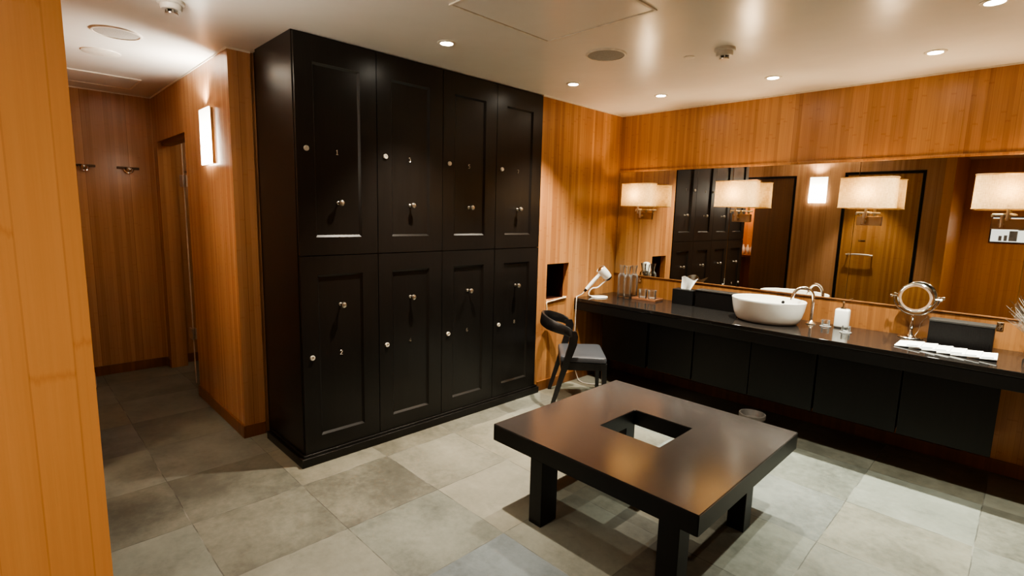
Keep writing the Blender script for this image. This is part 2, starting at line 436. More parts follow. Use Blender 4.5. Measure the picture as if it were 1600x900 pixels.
# white bead where the walls meet the ceiling
mb = MB().box(XL, XL+.006, 3.142, YB, H-.01, H).box(XL, XR, YB-.006, YB, H-.01, H)
struct('trim_2', mb, M_TRIMW)
struct('trim_3', MB().box(XE, -3.5, YN-.006, YN, H-.01, H).box(XE, XE+.006, YS, YN, H-.01, H).box(-3.5, -3.494, YN, 1.17, H-.01, H), M_TRIMW)
mz0, mz1 = .962, 1.918
M_SPL_SHADE = bamboo('bamboo_band_shaded', (.15,.055,.018), (.33,.145,.05), plank=.24, strip=.024, seam=.3)  # wall bamboo again, darkened in colour to stand in for weaker light
struct('trim_shade_7', MB().box(XL, XR, YB-.003, YB, .77, mz0-.010), M_SPL_SHADE)  # thin panel added over the back wall to carry the shaded tone
# wooden ledges above and below the mirror
struct('trim_4', MB().box(XL, XR, YB-.012, YB, mz1, mz1+.018, .003), M_BAND)
struct('trim_5', MB().box(XL, XR, YB-.010, YB, mz0-.010, mz0, .002), M_BASE)
# door frames
def frame(a, b, z, w=.032):
    return MB().box(a, a+w, YS-.1, YS+.006, 0, z).box(b-w, b, YS-.1, YS+.006, 0, z).box(a+w, b-w, YS-.1, YS+.006, z-w, z)
d1 = struct('door_1', frame(d1a, d1b, d1z), M_DRK)
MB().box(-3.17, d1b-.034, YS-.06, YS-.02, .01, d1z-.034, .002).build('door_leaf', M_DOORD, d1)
d2 = struct('door_2', frame(d2a, d2b, d2z), M_DRK)
MB().box(d2a+.036, d2b-.036, YS-.05, YS-.008, .01, d2z-.036, .002).build('door_leaf', M_DOORL, d2)
hz = 1.07
mb = MB().tube([(-1.86, YS+.055, hz-.004), (-1.78, YS+.06, hz+.004), (-1.70, YS+.062, hz+.006), (-1.62, YS+.06, hz+.004), (-1.55, YS+.055, hz-.004)], .011, 10, smooth=4)
mb.tube([(-1.845, YS-.01, hz), (-1.845, YS+.056, hz)], .008).tube([(-1.565, YS-.01, hz), (-1.565, YS+.056, hz)], .008)
mb.build('door_handle', M_NIK, d2, True)
MB().box(-1.745, -1.66, YS-.009, YS-.004, 1.255, 1.272, .001).build('door_plate', M_BRS, d2)
# glass door in the corridor's right-hand doorway
d3 = struct('door_3', MB().box(n1-.03, n1, YN+.03, YN+.10, 0, nz).box(n0+.03, n1-.03, YN+.03, YN+.10, nz-.03, nz), M_BASE)
MB().box(-4.856, -4.834, YN+.035, YN+.047, .02, nz-.06).build('glass_edge', M_GLE, d3)
MB().box(-4.836, n1-.035, YN+.037, YN+.045, .02, nz-.06).build('glass_pane', M_GLD, d3)
for z in (1.696, .449):
    MB().box(-4.895, -4.80, YN+.020, YN+.034, z-.045, z+.045, .002).build('hinge', M_NIK, d3)
# the lit closet glimpsed through the gap of the first door
mb = MB().box(-3.62, -2.5, -.56, -.5, 0, H).box(-3.62, -3.56, -.5, YS-.1, 0, H).box(-2.56, -2.5, -.5, YS-.1, 0, H)
struct('wall_closet', mb, M_BAM)
struct('trim_6', MB().box(-3.56, -2.56, -.49, -.28, .905, .935, .002), M_BASE)

# ------------------------------------------------------------------ ceiling fittings
DL = [(-2.447,1.861),(-2.473,3.017),(-2.175,3.72),(-1.355,3.717),(-.516,3.722),(-.247,3.057)]
DL_EXTRA = [(.32,3.72),(.20,-.20)]  # the last is an unseen lamp added to light the pillar
SZ = [1.5,1.5,1.42,1.42,1.42,1.8, 1.42,2.4]
DLL = ['round recessed downlight nearest the camera, above the second black locker',
       'round recessed downlight above the last black locker beside the wooden wall',
       'round recessed downlight nearest the corner above the hair dryer end of the mirror',
       'round recessed downlight above the white washbasin and mirror',
       'round recessed downlight above the round make-up mirror',
       'round recessed downlight cut by the top right edge of the photo',
       'round recessed downlight at the far right end of the counter', 'unseen recessed downlight added by the entrance to light the pillar']
dl0 = None
for i, (x, y) in enumerate(DL + DL_EXTRA):
    if dl0 is None:
        dl0 = thing('downlight', (x, y, H), DLL[i], 'downlight', 'recessed ceiling downlights')
        MB().lathe([(.034,-.001),(.036,-.006),(.046,-.006),(.051,-.003),(.052,0)], seg=36).build('trim_ring', M_TRIMW, dl0, True)
        MB().lathe([(0,-.0035),(.02,-.0035),(.035,-.002)], seg=28).build('lens', M_LENS, dl0, True)
    else:
        d = copy_tree(dl0); d.location = (x, y, H); d['label'] = DLL[i]
def spot(name, loc, power, col, size=2.2, blend=.35, rad=.022, target=None):
    l = bpy.data.lights.new(name, 'SPOT'); l.energy = power; l.color = col; l.spot_size = size; l.spot_blend = blend; l.shadow_soft_size = rad
    o = bpy.data.objects.new(name, l); COL.objects.link(o); o.location = loc
    if target: o.rotation_euler = (Vector(target)-Vector(loc)).to_track_quat('-Z','Y').to_euler()
    return o
WARM = (1,.89,.72); COOL = (.95,.97,.83)
PW = [150,150,105,130,150,105, 105,42]
for i, (x, y) in enumerate(DL + DL_EXTRA):
    spot('downlight_lamp', (x, y, H-.03), PW[i], WARM if i in (0,1,7) else COOL, SZ[i], 1.0)

spot('downlight_lamp', (-1.62, .50, H-.03), 45, WARM, 1.15, .5)
DLX = copy_tree(dl0); DLX.location = (-1.62, .50, H); DLX['label'] = 'round recessed downlight in front of the bamboo door at the corridor mouth'
def speaker(loc, label):
    t = thing('ceiling_speaker', loc, label, 'speaker', 'round ceiling speakers')
    MB().lathe([(.104,-.001),(.106,-.008),(.114,-.007),(.119,0)], seg=48).build('rim', M_TRIMW, t, True)
    MB().lathe([(0,-.006),(.06,-.006),(.105,-.004)], seg=48).build('grille', M_GRL, t, True)
speaker((-1.898,2.604,H), 'round grey mesh ceiling speaker in the main room above the lockers side')
speaker((-3.709,.547,H), 'round grey ceiling speaker in the dim corridor at the left')
def detector(loc, label):
    t = thing('smoke_detector', loc, label, 'smoke detector', 'ceiling smoke detectors')
    MB().lathe([(.056,0),(.056,-.014),(.050,-.018),(.046,-.018)], seg=36).build('base', M_DET, t, True)
    MB().lathe([(.046,-.012),(.045,-.034),(.040,-.040),(.022,-.040)], seg=36).build('housing', M_DET, t, True)
    mb = MB()
    for k in range(6):
        a = k*PI/3
        mb.box(-.003,.003,-.002,.002,-.056,-.038, M=Matrix.Translation((.024*math.cos(a), .024*math.sin(a), 0)))
    mb.lathe([(0,-.058),(.026,-.058),(.027,-.054),(.0,-.054)], seg=24)
    mb.build('sensor_cap', M_NIK, t, True)
detector((-1.342,2.941,H), 'round smoke detector on the main ceiling right of the speaker')
detector((-2.951,.65,H), 'round smoke detector cut by the top edge over the corridor entrance')
tag(MB().lathe([(0,-.006),(.026,-.006),(.030,-.004),(.031,0)], seg=32).build('sprinkler_cover', M_TRIMW, None, True, (-1.56,2.956,H)), 'small white disc cover on the ceiling left of the smoke detector', 'ceiling cover')
tag(MB().lathe([(0,-.008),(.085,-.008),(.10,-.004),(.102,0)], seg=40).build('ceiling_cover_plate', M_TRIMW, None, True, (-4.25,.54,H)), 'white round cover plate on the corridor ceiling behind the speaker', 'ceiling cover')
def hatch(x0, x1, y0, y1, label):
    t = thing('access_panel', ((x0+x1)/2, (y0+y1)/2, H), label, 'ceiling hatch', 'ceiling access panels')
    a, b = (x1-x0)/2, (y1-y0)/2; w = .012
    MB().box(-a,a,-b,-b+w,-.006,0,.001).box(-a,a,b-w,b,-.006,0,.001).box(-a,-a+w,-b+w,b-w,-.006,0,.001).box(a-w,a,-b+w,b-w,-.006,0,.001).build('frame', M_TRIMW, t)
    MB().box(-a+w+.004,a-w-.004,-b+w+.004,b-w-.004,-.003,0,.001).build('panel', M_CEIL, t)
hatch(-2.005,-1.338,1.535,2.21, 'square access panel in the ceiling above the low table')
hatch(-5.38,-4.92,.32,.858, 'access panel in the corridor ceiling by the coat hooks')

# ------------------------------------------------------------------ lockers
lk = thing('locker_cabinet', (-3.18, 2.155, 0), 'tall black built-in locker bank of eight panelled doors reaching the ceiling', 'lockers')
def Lc(mb): return mb.xform(Matrix.Translation((3.18, -2.155, 0)))
FX = -2.866
Lc(MB().box(-3.42, FX-.022, 1.17, 3.141, .0, H-.001, .002).box(-3.5, -3.42, 1.19, 3.141, 0, H-.001)).build('carcass', M_LAC, lk)
mb = MB().box(-3.40, FX+.026, 1.14, 3.165, 0, .052, .003).box(-3.40, FX+.012, 1.156, 3.155, .052, .066, .004)
Lc(mb).build('plinth', M_LAC, lk)
yb = [1.172, 1.662, 2.155, 2.645, 3.135]
def glyph(ch):
    """metal numerals drawn as strokes in (u, z), height 1"""
    S = {'1': [[(-.18,.78),(.02,1),(.02,0)],[(-.2,0),(.24,0)]],
         '2': [[(-.26,.78),(-.16,.95),(.05,1),(.24,.86),(.22,.62),(-.26,0),(.28,0)]],
         '3': [[(-.25,.85),(0,1),(.22,.82),(.16,.6),(-.04,.53),(.2,.44),(.25,.2),(0,0),(-.27,.14)]],
         '4': [[(.14,0),(.14,1),(-.28,.3),(.3,.3)]],
         '5': [[(.25,1),(-.2,1),(-.24,.55),(0,.62),(.24,.46),(.24,.16),(0,0),(-.26,.1)]],
         '6': [[(.2,.92),(0,1),(-.24,.72),(-.26,.25),(0,0),(.24,.16),(.24,.42),(0,.56),(-.24,.38)]],
         '7': [[(-.26,1),(.27,1),(-.06,0)]],
         '8': [[(0,.53),(-.22,.68),(-.18,.93),(0,1),(.18,.93),(.22,.68),(0,.53),(-.26,.34),(-.22,.08),(0,0),(.22,.08),(.26,.34),(0,.53)]]}
    return S[ch]
def locker_door(y0, y1, z0, z1, upper, num):
    g = .0022
    a, b = y0+g, y1-g
    py0, py1 = y0+.100, y1-.108
    pz0, pz1 = (1.342, 2.29) if upper else (.163, 1.125)
    mb = MB()
    t0, t1 = FX-.020, FX
    mb.box(t0, t1, a, py0, z0, z1).box(t0, t1, py1, b, z0, z1).box(t0, t1, py0, py1, z0, pz0).box(t0, t1, py0, py1, pz1, z1)
    d = Lc(mb).build('locker_door', M_LAC, lk)
    # sunk panel with a chamfered moulding round it
    q = .012; dp = .013
    mb = MB()
    o = [(py0,pz0),(py1,pz0),(py1,pz1),(py0,pz1)]; i_ = [(py0+q,pz0+q),(py1-q,pz0+q),(py1-q,pz1-q),(py0+q,pz1-q)]
    vo = [mb.bm.verts.new((FX-.002,*p)) for p in o]; vi = [mb.bm.verts.new((FX-dp,*p)) for p in i_]
    for k in range(4): mb.bm.faces.new((vo[k], vo[(k+1)%4], vi[(k+1)%4], vi[k]))
    mb.bm.faces.new(vi)
    Lc(mb).build('door_panel', M_LAC, d)
    ky = y0+.242; kz = 1.538 if upper else .942
    mb = MB().lathe([(.011,0),(.010,.004),(.0055,.007),(.005,.024),(.009,.028),(.016,.033),(.0178,.041),(.015,.049),(.006,.0535),(0,.054)], (FX-dp, ky, kz), (1,0,0), 20)
    Lc(mb).build('knob', M_NIK, d, True)
    ly = y0+.056; lz = 1.829 if upper else .646
    mb = MB().lathe([(.0150,0),(.0150,.006),(.0130,.010),(.008,.010),(.0075,.007),(0,.007)], (FX, ly, lz), (1,0,0), 20)
    Lc(mb).build('lock', M_LOCK, d, True)
    ny_ = y0+.24; nz_ = (1.825 if upper else .647); hh = .026
    mb = MB()
    for st in glyph(num):
        # seen from the room (+x) the text's right is +y
        mb.tube([(FX-dp+.002, ny_+u*hh, nz_-hh/2+v*hh) for u, v in st], .0019, 6)
    Lc(mb).build('number', M_NIK, d)
for k in range(4):
    locker_door(yb[k], yb[k+1], 1.240, H-.012, True, '1357'[k])
    locker_door(yb[k], yb[k+1], .068, 1.2345, False, '2468'[k])

# ------------------------------------------------------------------ low table
tb = thing('low_table', (-1.31, 2.30, 0), 'square low dark wooden table with a square hole through its top', 'table')
x0, x1, y0, y1, zt, zb = -1.868, -.752, 1.742, 2.852, .4225, .336
h0, h1, g0, g1 = -1.486, -1.147, 2.148, 2.478
def T(mb): return mb.xform(Matrix.Translation((1.31, -2.30, 0)))
mb = MB(); bm = mb.bm
def ring(z): return [bm.verts.new((x, y, z)) for x, y in ((x0,y0),(x1,y0),(x1,y1),(x0,y1))], [bm.verts.new((x, y, z)) for x, y in ((h0,g0),(h1,g0),(h1,g1),(h0,g1))]
to, ti = ring(zt); bo, bi = ring(zb)
for k in range(4):
    j = (k+1) % 4
    bm.faces.new((to[k], to[j], ti[j], ti[k])); bm.faces.new((bo[j], bo[k], bi[k], bi[j]))
    bm.faces.new((bo[k], bo[j], to[j], to[k])); bm.faces.new((ti[k], ti[j], bi[j], bi[k]))
bmesh.ops.recalc_face_normals(bm, faces=bm.faces[:])
es = [e for e in bm.edges if not any(v in e.verts for v in ()) and all(abs(v.co.z-zt) < 1e-5 for v in e.verts) and len({f.normal.to_tuple(1) for f in e.link_faces}) > 1]
es += [e for e in bm.edges if abs(e.verts[0].co.z-e.verts[1].co.z) > .01]
bmesh.ops.bevel(bm, geom=es, offset=.003, segments=2, affect='EDGES')
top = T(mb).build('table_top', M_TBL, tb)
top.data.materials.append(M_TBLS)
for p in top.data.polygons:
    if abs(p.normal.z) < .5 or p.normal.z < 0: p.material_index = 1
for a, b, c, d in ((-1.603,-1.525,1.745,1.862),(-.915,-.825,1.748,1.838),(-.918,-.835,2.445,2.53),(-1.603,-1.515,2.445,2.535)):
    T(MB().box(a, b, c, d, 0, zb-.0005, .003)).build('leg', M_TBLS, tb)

# ------------------------------------------------------------------ chair
ch = thing('dining_chair', (-2.53, 3.27, 0), 'black wooden chair with curved wraparound backrest and leather seat', 'chair', rz=math.atan2(.68,.73))
def seat_loop(z, gx, ins):
    pts = []
    cs = [(.215,-.235),(.215,.235),(-.145,.212),(-.145,-.212)]
    rr = .035
    for k in range(4):
        p = Vector(cs[k]); a = (Vector(cs[k-1])-p).normalized(); b = (Vector(cs[(k+1)%4])-p).normalized()
        for t in range(6):
            s = t/5
            q = p + a*rr*(1-s)**2 + b*rr*s**2
            q = q - (a+b)*0 
            q = Vector((q.x*(1-ins), q.y*(1-ins)))
            pts.append((q.x+gx, q.y, z))
    return pts
MB().sweep([seat_loop(.376,0,.02), seat_loop(.380,0,0), seat_loop(.400,0,0), seat_loop(.413,0,.02), seat_loop(.419,0,.07), seat_loop(.421,0,.2)]).build('seat', M_LEA, ch, True)
mb = MB()
for s in (-1, 1):
    mb.sweep([[(-.12, s*.215, .312), (-.12, s*.19, .312), (-.12, s*.19, .374), (-.12, s*.215, .374)],
              [(.205, s*.232, .318), (.205, s*.205, .318), (.205, s*.205, .374), (.205, s*.232, .374)]])
mb.box(.188,.212,-.225,.225,.318,.374,.002).box(-.14,-.115,-.21,.21,.318,.374,.002)
mb.build('seat_frame', M_CHW, ch)
for s in (-1, 1):
    # front leg, tapering down
    def sq(x, y, z, a, b): return [(x-a, y-b, z), (x+a, y-b, z), (x+a, y+b, z), (x-a, y+b, z)]
    MB().sweep([sq(.205, s*.222, 0, .013, .013), sq(.198, s*.218, .25, .018, .018), sq(.193, s*.214, .374, .022, .02)]).build('leg', M_CHW, ch)
    # rear leg rakes forward up to the arm joint
    P = [(-.205,.238,0,.014,.013),(-.135,.235,.25,.020,.016),(-.085,.233,.42,.027,.017),(-.055,.231,.52,.031,.017),(-.050,.229,.585,.033,.016),(-.062,.228,.625,.030,.014)]
    MB().sweep([sq(x, s*y, z, a, b) for x, y, z, a, b in P]).build('leg', M_CHW, ch, True)
# wraparound back band
path = [(-.055,-.229,.600,.030),(-.105,-.236,.626,.036),(-.17,-.226,.646,.040),(-.235,-.185,.663,.043),(-.278,-.10,.676,.045),(-.292,0,.680,.046)]
path = path + [(x,-y,z,h) for x,y,z,h in reversed(path[:-1])]
Pv, hs = catmull([Vector(p[:3]) for p in path], [p[3] for p in path], 5)
secs = []
for i, p in enumerate(Pv):
    t = (Pv[min(i+1,len(Pv)-1)]-Pv[max(i-1,0)]); t.z = 0; t.normalize()
    n = Vector((-t.y, t.x, 0)); h = hs[i]; w = .0125
    e = min(1, min(i, len(Pv)-1-i)/2+.35); h *= e
    up = Vector((0,0,1)) - n*.12
    secs.append([p+n*w*a+up*h*b for a, b in ((-1,-.8),(-.6,-1),(.6,-1),(1,-.8),(1,.8),(.6,1),(-.6,1),(-1,.8))])
MB().sweep(secs).build('backrest', M_CHW, ch, True)

# ------------------------------------------------------------------ vanity counter, cabinets, mirror
ZT = .77; YF = 3.637
_vc = MB().box(XL+.002, XR-.002, YF, YB-.002, ZT-.03, ZT, .003).build('vanity_counter', M_CTR)
MB().box(XL+.002, XR-.002, YF+.003, YB-.002, ZT-.105, ZT-.0305, .001).build('apron', M_LACD, _vc)
tag(_vc, 'long polished black stone counter under the wall mirror', 'counter')
xb = [-2.66,-2.205,-1.803,-1.365,-.937,-.477,-.046]
gaps = [.016,.016,.006,.012,.008,.0]
vl = ['black hanging vanity cabinet behind the chair, nearest the wooden left wall', 'narrow black hanging vanity cabinet second from the wooden left wall', 'black hanging vanity cabinet below the tissue box, third from the left wall',
      'black hanging vanity cabinet directly below the white basin', 'black hanging vanity cabinet below the soap dispenser, second from the right end', 'black hanging vanity cabinet at the right end, below the white packets']
for k in range(6):
    a, b = xb[k]+gaps[k-1]/2 if k else xb[k], xb[k+1]-gaps[k]/2
    yf = 3.80 + (.012 if k in (1,) else 0)
    t = thing('vanity_cabinet', ((a+b)/2, 4.02, .24), vl[k], 'cabinet', 'hanging cabinets under the counter')
    m = (b-a)/2
    MB().box(-m+.006, m-.006, yf-4.02+.02, .228, 0, ZT-.105-.24).build('body', M_DRK, t)
    MB().box(-m, m, yf-4.02, yf-4.02+.019, -.005, ZT-.112-.24, .0015).build('door', M_LACD, t)
wm = thing('wall_mirror', (-.9, YB, mz0), 'long frameless wall mirror above the counter', 'mirror')
xs = [XL+.006, -1.785, -.915, -.045, XR-.004]
for a, b in zip(xs[:-1], xs[1:]):
    MB().box(a+.9+.0013, b+.9-.0013, -.006, -.0005, .0005, mz1-mz0-.0005, .0006, 1).build('mirror_pane', M_MIR, wm)

# wall lamps
def lamp(x, label, first=[None]):
    if first[0] is not None:
        c = copy_tree(first[0]); c.location = (x, YB-.006, 1.70); c['label'] = label
    else:
        c = thing('wall_lamp', (x, YB-.006, 1.70), label, 'wall lamp', 'linen shaded lamps on the mirror'); first[0] = c
        mb = MB(); rows = []
        W, D, n = .163, .074, 64
        for z in (-.098, .098):
            row = []
            for i in range(n+1):
                a = 2*PI*i/n; e = 2/3.4
                k = 1.0 - .012*(z > 0)
                row.append((k*W*math.copysign(abs(math.cos(a))**e, math.cos(a)), -.132 + k*D*math.copysign(abs(math.sin(a))**e, math.sin(a)), z))
            rows.append(row)
        mb.grid(rows); bmesh.ops.remove_doubles(mb.bm, verts=mb.bm.verts[:], dist=1e-5)
        sh = mb.build('lamp_shade', M_SHD, c, True)
        for z in (-.098, .098):
            mb = MB(); pts = []
            for i in range(n+1):
                a = 2*PI*i/n; e = 2/3.4
                pts.append((W*math.copysign(abs(math.cos(a))**e, math.cos(a)), -.132+D*math.copysign(abs(math.sin(a))**e, math.sin(a)), z))
            mb.tube(pts, .0028, 6, cap=False).build('shade_rim', M_SHD, sh, True)
        MB().tube([(-W, -.132, -.08), (W, -.132, -.08)], .002, 6).tube([(0, -.132-D, -.08), (0, -.132+D, -.08)], .002, 6).build('shade_spider', M_NIK, sh)
        MB().box(-.072, .072, -.014, -.0005, -.215, -.152, .002).build('wall_plate', M_BRS, c)
        mb = MB().tube([(-.025, -.010, -.185), (-.025, -.05, -.185), ], .011, 12)
        mb.tube([(-.025, -.05, -.205), (-.025, -.05, -.125)], .010, 12)
        mb.tube([(-.07, -.052, -.128), (.0, -.06, -.128)], .006, 8).tube([(-.07, -.052, -.128), (-.07, -.052, -.145)], .006, 8)
        mb.build('bracket', M_NIK, c, True)
        mb = MB().tube([(-.025, -.05, -.128), (.03, -.132, -.128), (.0, -.132, -.128)], .006, 8)
        mb.tube([(.0, -.132, -.165), (.0, -.132, -.06)], .0085, 10).build('swing_arm', M_NIK, c, True)
        MB().tube([(0, -.132, -.06), (0, -.132, -.025)], .015, 14).build('bulb_holder', M_BRS, c, True)
        MB().tube([(-.025, -.016, -.20), (-.032, -.016, -.34), (-.034, -.016, -.55), (-.036, -.010, -.72)], .0016, 6, smooth=4).build('pull_cord', M_BRS, c, True) if False else None
    l = bpy.data.lights.new('wall_lamp_bulb', 'POINT'); l.energy = LAMP_W; l.color = (1,.66,.32); l.shadow_soft_size = .03
    o = bpy.data.objects.new('wall_lamp_bulb', l); COL.objects.link(o); o.location = (x, YB-.138, 1.70)
    spot('wall_lamp_uplight', (x, YB-.138, 1.80), 5, (1,.72,.44), 1.9, .7, .03, (x, YB-.95, 3))
LAMP_W = 1.35
lamp(-2.565, 'wall lamp with drum linen shade nearest the room corner')
lamp(-1.69, 'wall lamp with linen shade above the left end of the white basin')
lamp(-.828, 'wall lamp with linen shade between the basin and the make-up mirror')
lamp(-.140, 'wall lamp with linen shade cut by the right edge of the photo')

# sconces
def sconce(loc, rz, label, z0):
    t = thing('wall_sconce', loc, label, 'wall light', 'rectangular white glass sconces', rz)
    MB().box(-.110, .110, -.016, 0, .004, .356).build('backplate', M_BRS, t)
    MB().box(-.112, .112, -.026, -.016, 0, .36, .003).build('diffuser', M_SCN, t, True)
def uplight(loc, aim):
    spot('sconce_lamp', loc, 14, (1,.93,.83), 2.3, .4, .03, aim)
uplight((-3.945, YN-.03, 2.142), (-4.15, YN-.55, 3)); uplight((-2.30, YS+.035, 2.142), (-2.30, YS+.5, 3))
M_SCN = sconce_mat('lit_frosted_panel', 1.777, 2.137)
sconce((-3.945, YN, 1.777), 0, 'bright rectangular white glass sconce on the corridor wall beside the lockers', 0)
sconce((-2.30, YS, 1.775), PI, 'rectangular white glass sconce between two doors, seen in the mirror', 0)

# robe hooks on the corridor's end wall
def hook(y, tilt, label):
    t = thing('robe_hook', (XE, y, 1.795), label, 'coat hook', 'coat hooks on the corridor end wall')
    MB().box(0, .014, -.08, .08, .006, .026, .003).build('backplate', M_HOOK, t)
    mb = MB().tube([(.008,0,.012),(.045,0,.004)], .007, 10)
    mb.sphere((.058,0,.004), .021).build('peg', M_CHR, t, True)
    MB().tube([(.02,-.03*1,.006),(.035,-.022,-.018),(.045,0,-.026),(.035,.022,-.018),(.02,.03,.006)], .0075, 8, smooth=4).build('curved_hook', M_CHR, t, True)
hook(.535, 0, 'left of two metal coat hooks on the dim corridor end wall')
hook(.839, 0, 'right of two metal coat hooks on the dim corridor end wall')

# ------------------------------------------------------------------ things on the counter
def bottle_on(x, y, label, first=[None]):
    if first[0] is not None:
        c = copy_tree(first[0]); c.location = (x, y, ZT); c['label'] = label; return
    c = thing('glass_carafe', (x, y, ZT), label, 'bottle', 'clear glass carafes at the corner'); first[0] = c
    MB().lathe([(0,.0005),(.032,.0005),(.0345,.004),(.0345,.185),(.031,.203),(.019,.216),(.016,.224),(.0175,.24),(.027,.292),(.0255,.292),(.016,.24),(.0145,.224),(.0175,.214),(.029,.201),(.0325,.185),(.0325,.014),(.028,.010),(0,.010)], seg=32).build('vessel', M_GLS, c, True)
bottle_on(-2.66, 4.06, 'clear glass carafe nearest the left wall in the group of three')
bottle_on(-2.575, 4.03, 'clear glass carafe in the front middle of the group of three')
bottle_on(-2.575, 4.135, 'clear glass carafe nearest the mirror in the group of three')
t = thing('wooden_tray', (-2.40, 4.09, ZT), 'small brown wooden tray under two drinking glasses', 'tray', rz=.05)
MB().box(-.115, .115, -.075, .075, 0, .010, .002).build('tray_base', M_TRAY, t)
MB().box(-.115,.115,-.075,-.067,.010,.018,.001).box(-.115,.115,.067,.075,.010,.018,.001).box(-.115,-.107,-.067,.067,.010,.018,.001).box(.107,.115,-.067,.067,.010,.018,.001).build('tray_rim', M_TRAY, t)
g0_ = None
for x, y, lab in ((-2.445,4.085,'clear drinking glass on the wooden tray, the left one'),(-2.36,4.10,'clear drinking glass on the wooden tray, the right one')):
    if g0_ is None:
        g0_ = MB().lathe([(0,.0005),(.033,.0005),(.035,.004),(.038,.08),(.036,.08),(.033,.012),(0,.011)], seg=28).build('drinking_glass', M_GLS, None, True, (x, y, ZT+.0102)); tag(g0_, lab, 'glass', 'drinking glasses on the tray')
    else:
        o = g0_.copy(); COL.objects.link(o); o.location = (x, y, ZT+.0102); o['label'] = lab

# hair dryer on its stand
DX = Vector((.55,.835,0)).normalized(); DO = Vector((-2.755, 3.855, ZT))
def D(a, h, f=0.0): return DO + DX*a + Vector((0,0,h)) + Vector((DX.y,-DX.x,0))*f
st = thing('dryer_stand', DO, 'white round based wire stand holding the hair dryer', 'stand')
def Ld(mb): return mb.xform(Matrix.Translation(-DO))
Ld(MB().lathe([(0,0),(.076,0),(.078,.004),(.074,.009),(0,.010)], DO, seg=40)).build('base', M_WHP, st, True)
Ld(MB().tube([D(-.06,.008), D(-.098,.018), D(-.098,.05), D(-.07,.082), D(-.02,.09), D(.03,.13), D(.066,.158), D(.07,.172)], .0055, 10, smooth=5)).build('arm', M_WHP, st, True)
hd = thing('hair_dryer', DO, 'white hair dryer resting tilted on a stand by the left wall', 'hair dryer')
ha, hb = D(-.002,.262), D(.075,.183)
ax = (hb-ha).normalized(); Lh = (hb-ha).length
Ld(MB().lathe([(.0,.006),(.036,.006),(.040,.0),(.0415,.012),(.0415,.06),(.040,.085),(.036,Lh)], ha, ax, 32)).build('barrel', M_WHP, hd, True)
Ld(MB().lathe([(.0,-.006),(.028,-.004),(.036,.006)], ha, ax, 32)).build('intake_grille', M_BRS, hd, True)
Ld(MB().lathe([(.034,0),(.030,.018),(.024,.020),(0,.014)], hb, ax, 32)).build('nozzle', M_DRK, hd, True)
Ld(MB().tube([D(-.005,.208), D(-.06,.15), D(-.128,.072)], [.0165,.0175,.0155], 14)).build('handle', M_WHP, hd, True)
Ld(MB().tube([D(-.128,.072), D(-.145,.053)], [.0155,.009], 14)).build('cord_grip', M_DRK, hd, True)
Ld(MB().tube([D(-.145,.053), D(-.165,.03), D(-.20,.012), D(-.235,.005)+Vector((.02,0,0)), Vector((-2.835,3.625,.772)), Vector((-2.832,3.618,.70)), Vector((-2.838,3.625,.45)), Vector((-2.83,3.62,.2)), Vector((-2.82,3.66,.05)), Vector((-2.77,3.66,.006)), Vector((-2.66,3.68,.006)), Vector((-2.58,3.78,.006))], .0042, 8, smooth=6)).build('power_cord', M_CORD, hd, True)

# tissue box and black leather trays
t = thing('tissue_box', (-2.08, 4.17, ZT), 'small black tissue box with a white tissue standing out', 'tissue box')
MB().box(-.095, .092, -.055, .055, 0, .128, .003).build('box', M_DRK, t)
rows = []
for i in range(9):
    v = i/8; row = []
    for j in range(15):
        u = j/14
        x = -.045 + u*(.085+.095*v) - .01*v ; y = .02*math.sin(u*9+v*2) * (.4+.6*v)
        z = .127 + v*(.105 + .018*math.sin(u*PI*2.2+.5) - .028*abs(u-.42)*(v)) 
        row.append((x + .012*v*math.sin(u*5), y, z))
    rows.append(row)
MB().grid(rows).build('tissue', M_PAP, t, True)
t = thing('black_storage_box', (-1.80, 4.165, ZT), 'low black box with grey edge between the tissue box and the basin', 'box')
MB().box(-.165, .185, -.05, .06, 0, .135, .003).build('box', M_RIB, t)
MB().box(-.168, .188, -.053, .063, .135, .145, .002).build('lid', plain('grey_leatherette_edge', (.014,.011,.009), .5), t)
t = thing('ribbed_storage_box', (-.265, 4.125, ZT), 'ribbed black box behind the white packets at the right', 'box')
MB().box(-.15, .15, -.06, .05, 0, .142, .004).build('box', M_RIB, t)
MB().box(-.152, .152, -.062, .052, .142, .154, .002).build('lid', bpy.data.materials['grey_leatherette_edge'], t)

# basin
sk = thing('vessel_basin', (-1.335, 3.965, ZT), 'oval white ceramic vessel basin standing on the black counter', 'basin')
def ell(k, z): return (k, z)
prof = [(0,.001),(.185,.001),(.203,.006),(.219,.025),(.232,.06),(.243,.105),(.250,.150),(.252,.163),(.249,.167),(.242,.163),(.236,.14),(.22,.085),(.19,.045),(.11,.028),(.02,.024),(0,.024)]
MB().lathe(prof, seg=72, sx=1.0, sy=.80).build('bowl', M_CER, sk, True)
MB().lathe([(0,.026),(.018,.027),(.021,.025)], seg=24).build('drain', M_CHR, sk, True)
MB().lathe([(0,0),(.012,0),(.014,-.003)], (.045,.181,.128), (-.1,-.96,.25), 20).build('overflow_ring', M_DRK, sk, True)
tp = thing('basin_tap', (-1.085, 4.13, ZT), 'tall chrome swan neck tap beside the white basin', 'tap')
ptsp = [(0,0,.005),(0,0,.12),(0,0,.175)]
for k in range(1,10):
    a = PI*k/9*.97; ptsp.append((-.058+.058*math.cos(a), -.035+.035*math.cos(a), .185+.075*math.sin(a)))
ptsp.append((-.122,-.072,.165))
MB().tube(ptsp, .0105, 14, smooth=3).build('spout', M_CHR, tp, True)
MB().lathe([(.036,0),(.036,.004),(.024,.014),(.014,.024),(.011,.030)], seg=28).build('base', M_CHR, tp, True)

